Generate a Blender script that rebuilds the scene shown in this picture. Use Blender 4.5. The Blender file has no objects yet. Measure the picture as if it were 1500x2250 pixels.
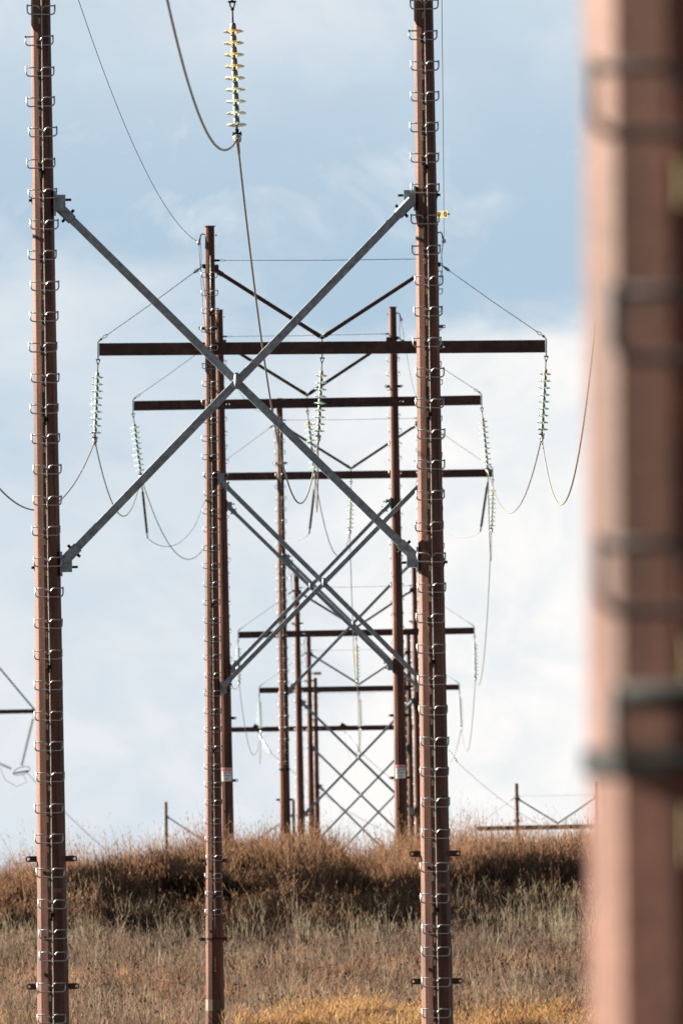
import bpy, bmesh, math, random
import numpy as np
from mathutils import Vector, Matrix, Euler

random.seed(7)
RNG = np.random.default_rng(11)
SC = bpy.context.scene
COL = SC.collection
R = math.radians

# ------------------------------------------------------------------ camera
EYE = Vector((0.0, 0.0, 1.7))
FPX = 25000.0                     # focal length in photo pixels (400 mm on a 24 mm wide frame)
CAM_R = (Matrix.Rotation(R(90 + 2.0), 3, 'X') @ Matrix.Rotation(R(-0.75), 3, 'Z'))
cam = bpy.data.cameras.new('camera')
cam.sensor_fit = 'HORIZONTAL'
cam.sensor_width = 24.0
cam.lens = 400.0
cam.clip_start = 0.5
cam.clip_end = 20000.0
cam.dof.use_dof = True
cam.dof.focus_distance = 170.0
cam.dof.aperture_fstop = 8.0
cam_o = bpy.data.objects.new('camera', cam)
cam_o.matrix_world = Matrix.Translation(EYE) @ CAM_R.to_4x4()
COL.objects.link(cam_o)
SC.camera = cam_o

# ------------------------------------------------------------------ sky, sun, exposure
SUN_A, SUN_E = 24.5, 26.0         # degrees ahead of square left; elevation
world = bpy.data.worlds.new('World')
SC.world = world
world.use_nodes = True
def build_world():
    nt = world.node_tree
    N, L = nt.nodes, nt.links
    N.clear()
    out = N.new('ShaderNodeOutputWorld')
    bg = N.new('ShaderNodeBackground')
    bg.inputs['Strength'].default_value = 0.05
    sky = N.new('ShaderNodeTexSky')
    sky.sky_type = 'NISHITA'
    sky.sun_disc = False
    sky.sun_elevation = R(SUN_E)
    sky.sun_rotation = R(-(90 - SUN_A))
    sky.altitude = 2500.0
    sky.air_density = 0.8
    sky.dust_density = 0.2
    sky.ozone_density = 1.5
    tc = N.new('ShaderNodeTexCoord')
    sep = N.new('ShaderNodeSeparateXYZ')
    L.new(tc.outputs['Generated'], sep.inputs[0])
    def math_(op, a, b=None, c=None, clamp=False):
        n = N.new('ShaderNodeMath'); n.operation = op; n.use_clamp = clamp
        for i, v in enumerate((a, b, c)):
            if v is None: continue
            if isinstance(v, (int, float)): n.inputs[i].default_value = v
            else: L.new(v, n.inputs[i])
        return n.outputs[0]
    def smooth(v, lo, hi, o0=0.0, o1=1.0):
        n = N.new('ShaderNodeMapRange'); n.interpolation_type = 'SMOOTHSTEP'
        L.new(v, n.inputs['Value'])
        n.inputs['From Min'].default_value = lo; n.inputs['From Max'].default_value = hi
        n.inputs['To Min'].default_value = o0; n.inputs['To Max'].default_value = o1
        return n.outputs[0]
    def noise(scale, stretch, off, detail=5.0, rough=0.5, dist=0.0):
        m = N.new('ShaderNodeMapping')
        m.inputs['Scale'].default_value = (1, 1, stretch)
        m.inputs['Location'].default_value = off
        L.new(tc.outputs['Generated'], m.inputs['Vector'])
        n = N.new('ShaderNodeTexNoise')
        n.inputs['Scale'].default_value = scale
        n.inputs['Detail'].default_value = detail
        n.inputs['Roughness'].default_value = rough
        n.inputs['Distortion'].default_value = dist
        L.new(m.outputs[0], n.inputs['Vector'])
        return n.outputs['Fac']
    e = sep.outputs['Z']
    n1 = noise(38, 1.7, (0.31, 0.12, 0.043), 6, 0.55, 0.3)
    n2 = noise(16, 1.3, (0.77, 0.4, 0.21), 3, 0.5)
    n3 = noise(80, 1.5, (0.2, 0.9, 0.5), 7, 0.58, 0.5)
    # a low bank of cloud with a ragged top, a thin veil higher up, open blue between
    top = math_('ADD', e, math_('MULTIPLY', math_('SUBTRACT', n1, 0.5), 0.075))
    top = math_('ADD', top, math_('MULTIPLY', math_('SUBTRACT', n3, 0.5), 0.024))
    bank = smooth(top, 0.036, 0.062, 1.0, 0.0)
    dens = math_('ADD', smooth(n2, 0.32, 0.62, 0.55, 0.95), smooth(sep.outputs['X'], -0.012, 0.012, -0.12, 0.7), clamp=True)
    wisp = smooth(n3, 0.36, 0.62, 0.74, 1.0)
    bank = math_('MULTIPLY', math_('MULTIPLY', bank, dens), wisp)
    veil = math_('MULTIPLY', smooth(e, 0.058, 0.09), math_('ADD', smooth(n1, 0.3, 0.7, 0.25, 0.5), smooth(n3, 0.4, 0.7, 0.0, 0.22)))
    high = smooth(noise(2.4, 1.6, (0.1, 0.3, 0.0), 6, 0.6, 0.4), 0.52, 0.78, 0.0, 0.14)
    veil = math_('MULTIPLY', veil, smooth(e, 0.10, 0.30, 1.0, 0.3))
    n4 = noise(55, 1.0, (0.05, 0.33, 0.71), 6, 0.62, 1.2)
    wsp = math_('MULTIPLY', smooth(n4, 0.5, 0.72, 0.0, 0.42), smooth(e, 0.05, 0.062))
    veil = math_('MAXIMUM', veil, math_('MULTIPLY', wsp, smooth(e, 0.10, 0.25, 1.0, 0.0)))
    mask = math_('MAXIMUM', bank, math_('MAXIMUM', veil, high), clamp=True)
    tint = N.new('ShaderNodeMix'); tint.data_type = 'RGBA'; tint.blend_type = 'MULTIPLY'
    tint.inputs['Factor'].default_value = 1.0
    L.new(sky.outputs[0], tint.inputs['A'])
    tint.inputs['B'].default_value = SKY_TINT + (1,)
    mix = N.new('ShaderNodeMix'); mix.data_type = 'RGBA'
    L.new(mask, mix.inputs['Factor'])
    # pale blue air low over the horizon, all the way round
    low = N.new('ShaderNodeMix'); low.data_type = 'RGBA'
    L.new(smooth(e, 0.085, 0.125, 1.0, 0.0), low.inputs['Factor'])
    L.new(tint.outputs['Result'], low.inputs['A'])
    low.inputs['B'].default_value = (1.29, 1.72, 2.12, 1)
    L.new(low.outputs['Result'], mix.inputs['A'])
    mix.inputs['B'].default_value = tuple(c * CLOUD for c in (1.0, 0.985, 0.965)) + (1,)
    L.new(mix.outputs['Result'], bg.inputs['Color'])
    L.new(bg.outputs[0], out.inputs['Surface'])
SKY_TINT = (0.10, 0.10, 0.11)
CLOUD = 2.87
build_world()

sun = bpy.data.lights.new('sun', 'SUN')
sun.energy = 5.0
sun.angle = R(0.5)
sun.color = (1.0, 0.94, 0.78)
sun_o = bpy.data.objects.new('sun', sun)
SUN_DIR = Vector((-math.cos(R(SUN_E)) * math.cos(R(SUN_A)), math.cos(R(SUN_E)) * math.sin(R(SUN_A)), math.sin(R(SUN_E))))
sun_o.rotation_euler = SUN_DIR.to_track_quat('Z', 'Y').to_euler()
sun_o.location = (-60, 100, 80)
COL.objects.link(sun_o)

SC.view_settings.view_transform = 'Standard'
SC.view_settings.look = 'None'
SC.view_settings.exposure = 2.8
SC.view_settings.gamma = 1.0
SC.view_settings.use_curve_mapping = False
SC.render.engine = 'CYCLES'
SC.cycles.max_bounces = 6
SC.cycles.transparent_max_bounces = 12
SC.cycles.use_denoising = True

# ------------------------------------------------------------------ helpers
def at(px, py, d):
    """world point that the photo shows at pixel (px, py), d metres in front of the camera"""
    v = Vector(((px - 750.0) / FPX, -(py - 1125.0) / FPX, -1.0)) * d
    return EYE + CAM_R @ v
def project(p):
    v = CAM_R.transposed() @ (p - EYE)
    return 750.0 + FPX * v.x / -v.z, 1125.0 - FPX * v.y / -v.z
def tag(o, label, cat, group=None, kind=None):
    if label: o['label'] = label
    if cat: o['category'] = cat
    if group: o['group'] = group
    if kind: o['kind'] = kind
    return o
def empty(name, loc=(0, 0, 0), rot=None):
    o = bpy.data.objects.new(name, None)
    o.empty_display_size = 0.3
    o.location = loc
    if rot is not None: o.rotation_euler = rot
    COL.objects.link(o)
    return o
def link(name, me, parent=None, loc=None, rot=None):
    o = bpy.data.objects.new(name, me)
    COL.objects.link(o)
    if parent is not None: o.parent = parent
    if loc is not None: o.location = loc
    if rot is not None: o.rotation_euler = rot
    return o
class MB:
    def __init__(s):
        s.v = []; s.f = []; s.m = []; s.sm = []
    def add(s, vs, fs, mat=0, smooth=False, M=None):
        b = len(s.v)
        for p in vs:
            p = Vector(p)
            s.v.append(tuple(M @ p) if M is not None else tuple(p))
        for f in fs:
            s.f.append(tuple(i + b for i in f)); s.m.append(mat); s.sm.append(smooth)
    def box(s, c, size, mat=0, M=None, bevel=0.0):
        x, y, z = (k / 2 for k in size)
        cx, cy, cz = c
        vs = [(cx + a * x, cy + b * y, cz + d * z) for a in (-1, 1) for b in (-1, 1) for d in (-1, 1)]
        s.add(vs, [(0, 1, 3, 2), (4, 6, 7, 5), (0, 4, 5, 1), (2, 3, 7, 6), (0, 2, 6, 4), (1, 5, 7, 3)], mat, False, M)
    def tube(s, pts, rad, n=6, mat=0, caps=True, smooth=True):
        pts = [Vector(p) for p in pts]
        rads = [rad] * len(pts) if isinstance(rad, (int, float)) else rad
        vs = []; fs = []
        t0 = (pts[1] - pts[0]).normalized()
        u = t0.orthogonal().normalized()
        for i, p in enumerate(pts):
            if i == 0: t = pts[1] - p
            elif i == len(pts) - 1: t = p - pts[i - 1]
            else: t = (pts[i + 1] - p).normalized() + (p - pts[i - 1]).normalized()
            t.normalize()
            u = (u - t * u.dot(t)).normalized()
            w = t.cross(u)
            for k in range(n):
                a = 2 * math.pi * k / n
                vs.append(p + (u * math.cos(a) + w * math.sin(a)) * rads[i])
        for i in range(len(pts) - 1):
            for k in range(n):
                k2 = (k + 1) % n
                fs.append((i * n + k, i * n + k2, (i + 1) * n + k2, (i + 1) * n + k))
        if caps:
            fs.append(tuple(range(n - 1, -1, -1)))
            fs.append(tuple((len(pts) - 1) * n + k for k in range(n)))
        s.add(vs, fs, mat, smooth)
    def lathe(s, prof, n=16, mat=0, c=(0, 0, 0), smooth=True, M=None):
        vs = []; fs = []
        for (r, z) in prof:
            for k in range(n):
                a = 2 * math.pi * k / n
                vs.append((c[0] + r * math.cos(a), c[1] + r * math.sin(a), c[2] + z))
        for i in range(len(prof) - 1):
            for k in range(n):
                k2 = (k + 1) % n
                fs.append((i * n + k, i * n + k2, (i + 1) * n + k2, (i + 1) * n + k))
        fs.append(tuple(range(n - 1, -1, -1)))
        fs.append(tuple((len(prof) - 1) * n + k for k in range(n)))
        s.add(vs, fs, mat, smooth, M)
    def mesh(s, name, mats):
        me = bpy.data.meshes.new(name)
        me.from_pydata(s.v, [], s.f)
        for m in mats: me.materials.append(m)
        me.polygons.foreach_set('material_index', s.m)
        me.polygons.foreach_set('use_smooth', s.sm)
        me.update()
        return me
    def build(s, name, mats, parent=None, loc=None, rot=None):
        if not isinstance(mats, (list, tuple)): mats = [mats]
        return link(name, s.mesh(name, mats), parent, loc, rot)

# ------------------------------------------------------------------ materials
def mat_base(name):
    m = bpy.data.materials.new(name)
    m.use_nodes = True
    nt = m.node_tree
    b = nt.nodes['Principled BSDF']
    return m, nt, b
def ramp(nt, stops):
    r = nt.nodes.new('ShaderNodeValToRGB')
    el = r.color_ramp.elements
    while len(el) < len(stops): el.new(0.5)
    for e, (p, c) in zip(el, stops):
        e.position = p; e.color = tuple(c) + (1,)
    return r
def rust_material(name, stops, rough=(0.42, 0.52), spec=0.26, streak=True):
    m, nt, b = mat_base(name)
    L = nt.links
    tc = nt.nodes.new('ShaderNodeTexCoord')
    mp = nt.nodes.new('ShaderNodeMapping')
    mp.inputs['Scale'].default_value = (9, 9, 0.55) if streak else (5, 5, 5)
    L.new(tc.outputs['Object'], mp.inputs[0])
    n = nt.nodes.new('ShaderNodeTexNoise')
    n.inputs['Scale'].default_value = 1.0
    n.inputs['Detail'].default_value = 8
    n.inputs['Roughness'].default_value = 0.62
    L.new(mp.outputs[0], n.inputs['Vector'])
    n2 = nt.nodes.new('ShaderNodeTexNoise')
    n2.inputs['Scale'].default_value = 42
    n2.inputs['Detail'].default_value = 4
    L.new(tc.outputs['Object'], n2.inputs['Vector'])
    add = nt.nodes.new('ShaderNodeMath'); add.operation = 'MULTIPLY_ADD'
    add.inputs[1].default_value = 0.35; add.inputs[2].default_value = -0.175
    L.new(n2.outputs['Fac'], add.inputs[0])
    n3 = nt.nodes.new('ShaderNodeTexNoise')      # broad weathering from section to section
    n3.inputs['Scale'].default_value = 0.55
    n3.inputs['Detail'].default_value = 3
    L.new(tc.outputs['Object'], n3.inputs['Vector'])
    add3 = nt.nodes.new('ShaderNodeMath'); add3.operation = 'MULTIPLY_ADD'
    add3.inputs[1].default_value = 0.4
    L.new(n3.outputs['Fac'], add3.inputs[0]); L.new(add.outputs[0], add3.inputs[2])
    sub = nt.nodes.new('ShaderNodeMath'); sub.operation = 'SUBTRACT'; sub.inputs[1].default_value = 0.2
    L.new(add3.outputs[0], sub.inputs[0])
    s = nt.nodes.new('ShaderNodeMath'); s.operation = 'ADD'
    L.new(n.outputs['Fac'], s.inputs[0]); L.new(sub.outputs[0], s.inputs[1])
    r = ramp(nt, stops)
    L.new(s.outputs[0], r.inputs[0])
    L.new(r.outputs[0], b.inputs['Base Color'])
    mr = nt.nodes.new('ShaderNodeMapRange')
    mr.inputs['To Min'].default_value = rough[0]; mr.inputs['To Max'].default_value = rough[1]
    L.new(s.outputs[0], mr.inputs['Value'])
    L.new(mr.outputs[0], b.inputs['Roughness'])
    b.inputs['Specular IOR Level'].default_value = spec
    bump = nt.nodes.new('ShaderNodeBump')
    bump.inputs['Strength'].default_value = 0.25
    bump.inputs['Distance'].default_value = 0.004
    L.new(n2.outputs['Fac'], bump.inputs['Height'])
    L.new(bump.outputs[0], b.inputs['Normal'])
    return m
RUST = rust_material('weathering_steel', [(0.36, (0.034, 0.0095, 0.0055)), (0.5, (0.078, 0.0245, 0.0145)), (0.62, (0.122, 0.048, 0.031))])
RUST2 = rust_material('weathering_steel_shaded', [(0.34, (0.028, 0.011, 0.009)), (0.5, (0.047, 0.019, 0.016)), (0.66, (0.075, 0.033, 0.026))], streak=False)  # darker copy of the pole steel; shade of arms and lugs in its colour
def simple(name, col, rough=0.5, metal=0.0, spec=0.5, var=0.0, scale=20):
    m, nt, b = mat_base(name)
    b.inputs['Roughness'].default_value = rough
    b.inputs['Metallic'].default_value = metal
    b.inputs['Specular IOR Level'].default_value = spec
    tc = nt.nodes.new('ShaderNodeTexCoord')
    n = nt.nodes.new('ShaderNodeTexNoise')
    n.inputs['Scale'].default_value = scale; n.inputs['Detail'].default_value = 5
    nt.links.new(tc.outputs['Object'], n.inputs['Vector'])
    lo = tuple(c * (1 - var) for c in col); hi = tuple(min(1, c * (1 + var)) for c in col)
    r = ramp(nt, [(0.3, lo), (0.7, hi)])
    nt.links.new(n.outputs['Fac'], r.inputs[0])
    nt.links.new(r.outputs[0], b.inputs['Base Color'])
    return m
GALV = simple('galvanised_tube', (0.20, 0.23, 0.26), 0.55, 0.15, spec=0.35, var=0.34, scale=16)
ZINC = simple('galvanised_rod', (0.36, 0.36, 0.365), 0.42, 0.85, var=0.12)
CABLE = simple('safety_cable', (0.244, 0.229, 0.229), 0.45, 0.5, var=0.1)
STEEL = simple('dark_hardware', (0.012, 0.012, 0.013), 0.7, 0.0, spec=0.08, var=0.2)
TABM = simple('step_clip', (0.279, 0.225, 0.121), 0.5, 0.2, var=0.15)
ALU = simple('aluminium_strand', (0.135, 0.117, 0.099), 0.42, 0.45, var=0.12)
ALUB = simple('bright_clamp', (0.403, 0.403, 0.403), 0.28, 0.85, var=0.05)
THIN = simple('steel_strand', (0.091, 0.087, 0.091), 0.5, 0.3, var=0.1)
POLY = simple('polymer', (0.006, 0.006, 0.007), 0.6, 0.0, spec=0.12, var=0.1)
CAPM = simple('insulator_cap', (0.149, 0.128, 0.104), 0.5, 0.4, var=0.25, scale=14)
YEL = simple('number_yellow', (0.408, 0.298, 0.086), 0.5, 0.0, var=0.06)
BLK = simple('number_black', (0.02, 0.02, 0.02), 0.5, 0.0, var=0.05)
WHT = simple('sign_white', (0.80, 0.82, 0.84), 0.45, 0.0, var=0.05)
RED = simple('sign_red', (0.65, 0.06, 0.05), 0.45, 0.0, var=0.08)
GRY = simple('sign_print', (0.16, 0.18, 0.2), 0.5, 0.0, var=0.05)
SANDBAND = simple('sand_tape', (0.075, 0.048, 0.022), 0.6, 0.0, var=0.15)
ORG = simple('faded_stencil', (0.240, 0.112, 0.040), 0.6, 0.0, var=0.2)
def glass(name, col):
    m, nt, b = mat_base(name)
    L = nt.links
    b.inputs['Base Color'].default_value = tuple(col) + (1,)
    b.inputs['Roughness'].default_value = 0.12
    b.inputs['IOR'].default_value = 1.45
    b.inputs['Transmission Weight'].default_value = 0.72
    b.inputs['Specular IOR Level'].default_value = 0.6
    n = nt.nodes.new('ShaderNodeTexNoise'); n.inputs['Scale'].default_value = 30
    bp = nt.nodes.new('ShaderNodeBump'); bp.inputs['Strength'].default_value = 0.15
    L.new(n.outputs['Fac'], bp.inputs['Height']); L.new(bp.outputs[0], b.inputs['Normal'])
    return m
GL_TEAL = glass('glass_teal', (0.50, 0.80, 0.76))
GL_GREEN = glass('glass_pale_green', (0.70, 0.85, 0.72))
GL_YEL = glass('glass_straw', (0.80, 0.68, 0.30))
GL_AMB = glass('glass_amber', (0.85, 0.42, 0.09))

# ------------------------------------------------------------------ terrain
TY = np.array([-400, -60, 0, 20, 140, 225, 240, 252, 270, 286, 289, 293, 297, 306, 330, 376, 452, 533, 588, 658, 800, 1600, 4000, 9000], float)
TZ = np.array([0.5, 0.1, 0, 0, -1.06, -0.95, -0.8, -0.5, 0.25, 0.85, 1.3, 2.1, 2.55, 2.85, 2.6, 1.7, -1.5, -2.3, -3.1, -7.0, -8.5, -14, -28, -60], float)
def hash_noise(x, y, s, seed):
    """smooth value noise, vectorised"""
    x = np.asarray(x, float) / s; y = np.asarray(y, float) / s
    xi = np.floor(x).astype(np.int64); yi = np.floor(y).astype(np.int64)
    fx = x - xi; fy = y - yi
    fx = fx * fx * (3 - 2 * fx); fy = fy * fy * (3 - 2 * fy)
    def h(a, b):
        n = (a * 374761393 + b * 668265263 + seed * 982451653) & 0xffffffff
        n = ((n ^ (n >> 13)) * 1274126177) & 0xffffffff
        return ((n ^ (n >> 16)) & 0xffff) / 65535.0
    return (h(xi, yi) * (1 - fx) + h(xi + 1, yi) * fx) * (1 - fy) + (h(xi, yi + 1) * (1 - fx) + h(xi + 1, yi + 1) * fx) * fy
def ground(x, y):
    x = np.asarray(x, float); y = np.asarray(y, float)
    # the foot of the bank wanders towards and away from the camera
    wob = (hash_noise(x, y * 0 + 3.0, 3.2, 5) - 0.5) * 3.0
    near = np.exp(-((y - 290) / 22.0) ** 2)
    yy = y - wob * near + np.clip(-x - 2.5, 0, 8) * 0.55 * near
    z = np.interp(yy, TY, TZ)
    hump = np.clip((y - 282) / 16, 0, 1) * np.clip((430 - y) / 60, 0, 1)
    z = z - hump * (np.clip(-x - 2.4, 0, 9) * 0.135 - 0.26 * np.exp(-((x + 4.3) / 1.4) ** 2) - 0.12 * np.exp(-((x + 2.0) / 1.0) ** 2) + 0.34 * np.exp(-((x - 0.7) / 0.7) ** 2))
    z = z + (hash_noise(x, y, 2.3, 1) - 0.5) * 0.25 + (hash_noise(x, y, 0.8, 2) - 0.5) * 0.08
    return z
def build_ground():
    def lines(dense0, dense1, step, lo, hi, grow=1.25):
        a = list(np.arange(dense0, dense1 + 1e-6, step))
        d = step; p = dense1
        while p < hi:
            d *= grow; p += d; a.append(min(p, hi))
        d = step; p = dense0
        while p > lo:
            d *= grow; p -= d; a.insert(0, max(p, lo))
        return np.array(a)
    xs = lines(-16, 16, 0.5, -6000, 6000)
    ys = lines(225, 315, 0.5, -300, 9000, 1.12)
    X, Y = np.meshgrid(xs, ys)
    Z = ground(X, Y)
    nx, ny = len(xs), len(ys)
    v = np.stack([X.ravel(), Y.ravel(), Z.ravel()], 1)
    i = (np.arange(ny - 1)[:, None] * nx + np.arange(nx - 1)[None, :]).ravel()
    f = np.stack([i, i + 1, i + nx + 1, i + nx], 1)
    me = bpy.data.meshes.new('ground')
    me.from_pydata(v.tolist(), [], f.tolist())
    me.polygons.foreach_set('use_smooth', [True] * len(f))
    m, nt, b = mat_base('dry_earth')
    tc = nt.nodes.new('ShaderNodeTexCoord')
    n = nt.nodes.new('ShaderNodeTexNoise'); n.inputs['Scale'].default_value = 1.3; n.inputs['Detail'].default_value = 9
    n.inputs['Roughness'].default_value = 0.65
    nt.links.new(tc.outputs['Object'], n.inputs['Vector'])
    r = ramp(nt, [(0.3, (0.013, 0.010, 0.008)), (0.55, (0.03, 0.022, 0.017)), (0.8, (0.055, 0.043, 0.031))])
    nt.links.new(n.outputs['Fac'], r.inputs[0]); nt.links.new(r.outputs[0], b.inputs['Base Color'])
    b.inputs['Roughness'].default_value = 0.95
    me.materials.append(m)
    o = link('ground', me)
    tag(o, 'brown dry earth of the field and bank under the grass', 'ground', None, 'structure')
build_ground()

# ------------------------------------------------------------------ pole frames
SIN15 = math.sin(R(15)); COS15 = math.cos(R(15))
def ring(cx, cy, z, r, n=12, ph=15.0):
    return [(cx + r * math.cos(R(ph) + 2 * math.pi * k / n), cy + r * math.sin(R(ph) + 2 * math.pi * k / n), z) for k in range(n)]
def pole_mesh(length, d_top, taper, joint, name):
    """twelve-sided tapered tube, top cap plate, slip joint low down; origin at its foot"""
    mb = MB()
    n = 12
    def rad(z): return (d_top + taper * (length - z)) / 2 / COS15
    secs = [(-0.6, rad(-0.6) + 0.006), (joint, rad(joint) + 0.006), (joint + 0.002, rad(joint)), (length, rad(length))]
    vs = []; fs = []
    for z, r in secs: vs += ring(0, 0, z, r)
    for i in range(len(secs) - 1):
        for k in range(n):
            k2 = (k + 1) % n
            fs.append((i * n + k, i * n + k2, (i + 1) * n + k2, (i + 1) * n + k))
    fs.append(tuple(range(n - 1, -1, -1)))
    mb.add(vs, fs)
    rc = rad(length) + 0.02
    mb.add(ring(0, 0, length, rc) + ring(0, 0, length + 0.018, rc),
           [tuple(range(11, -1, -1)), tuple(range(12, 24))] + [(k, (k + 1) % 12, 12 + (k + 1) % 12, 12 + k) for k in range(12)])
    return mb.mesh(name, [RUST]), rad

def arc(cx, cz, r, a0, a1, n, y):
    return [(cx + r * math.cos(R(a0 + (a1 - a0) * i / n)), y, cz + r * math.sin(R(a0 + (a1 - a0) * i / n))) for i in range(n + 1)]
def step_mesh(rod):
    """one climbing step: a bent rod with two open loops, its lug and clip. Origin on the pole face at the top bar."""
    mb = MB()
    w, h, y, rr = 0.170, 0.106, -0.052, 0.0092
    # outer U with up-turned ends
    pts = [(-w, y, 0.014), (-w, y, -h + 0.04)] + arc(-w + 0.04, -h + 0.04, 0.04, 180, 270, 4, y) \
        + arc(w - 0.04, -h + 0.04, 0.04, 270, 360, 4, y) + [(w, y, 0.014)]
    mb.tube(pts, rr, 6, 0)
    for s in (-1, 1):
        pts = [(s * w, y, 0.0), (s * 0.062, y, 0.0), (s * 0.042, y, -0.006), (s * 0.024, y + 0.008, -0.026), (s * 0.016, y + 0.03, -0.046), (s * 0.012, 0.004, -0.056)]
        mb.tube(pts, rr, 6, 0)
    mb.box((-0.026, -0.024, -0.088), (0.016, 0.05, 0.115), 1)
    mb.box((-0.019, -0.03, -0.185), (0.022, 0.05, 0.07), 2)
    return mb.mesh('climbing_step', [rod, RUST, TABM])
STEP = step_mesh(ZINC)
STEP_DULL = step_mesh(simple('dulled_rod', (0.055, 0.052, 0.055), 0.75, 0.0, spec=0.15, var=0.2))  # darker, rougher copy of the rod so near steps lose their sun glints
def lug_mesh():
    """jacking lug: flat tongue with a round eye, pointing along +x from the pole face"""
    mb = MB()
    L_, hw, n, t, hr = 0.145, 0.036, 10, 0.012, 0.019
    outer = [(0.0, -hw), (L_ - hw, -hw)] + [(L_ - hw + hw * math.cos(R(a)), hw * math.sin(R(a))) for a in (-60, -30, 0, 30, 60)] + [(L_ - hw, hw), (0.0, hw)]
    m = len(outer)
    cx = L_ - hw
    inner = []
    for (x, z) in outer:
        a = math.atan2(z, x - cx + 1e-6)
        inner.append((cx + hr * math.cos(a), hr * math.sin(a)))
    vs = [(x, -t, z) for x, z in outer] + [(x, -t, z) for x, z in inner] + [(x, t, z) for x, z in outer] + [(x, t, z) for x, z in inner]
    fs = []
    for i in range(m):
        j = (i + 1) % m
        fs += [(i, j, m + j, m + i), (2 * m + j, 2 * m + i, 3 * m + i, 3 * m + j), (j, i, 2 * m + i, 2 * m + j), (m + i, m + j, 3 * m + j, 3 * m + i)]
    mb.add(vs, fs)
    mb.box((-0.02, 0, -0.045), (0.05, 0.03, 0.03))
    return mb.mesh('lug', [RUST2])
LUG = lug_mesh()
def bolt_mesh():
    mb = MB()
    mb.lathe([(0.024, 0), (0.024, 0.022), (0.014, 0.022), (0.014, 0.04)], 6, 0, smooth=False)
    return mb.mesh('bolt', [RUST])
BOLT = bolt_mesh()

def bar(p, q, a, b, cham, twist=0.0):
    """chamfered rectangular tube from p to q, a wide in the frame plane, b deep"""
    p = Vector(p); q = Vector(q)
    t = (q - p).normalized()
    yv = Vector((0, 1, 0)); u = (yv.cross(t)).normalized(); w = t.cross(u)
    if twist:
        u2 = u * math.cos(twist) + w * math.sin(twist); w = w * math.cos(twist) - u * math.sin(twist); u = u2
    prof = [(a / 2 - cham, b / 2), (-a / 2 + cham, b / 2), (-a / 2, b / 2 - cham), (-a / 2, -b / 2 + cham), (-a / 2 + cham, -b / 2), (a / 2 - cham, -b / 2), (a / 2, -b / 2 + cham), (a / 2, b / 2 - cham)]
    vs = [p + u * x + w * y for x, y in prof] + [q + u * x + w * y for x, y in prof]
    fs = [(i, (i + 1) % 8, 8 + (i + 1) % 8, 8 + i) for i in range(8)] + [tuple(range(7, -1, -1)), tuple(range(8, 16))]
    return vs, fs

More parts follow.
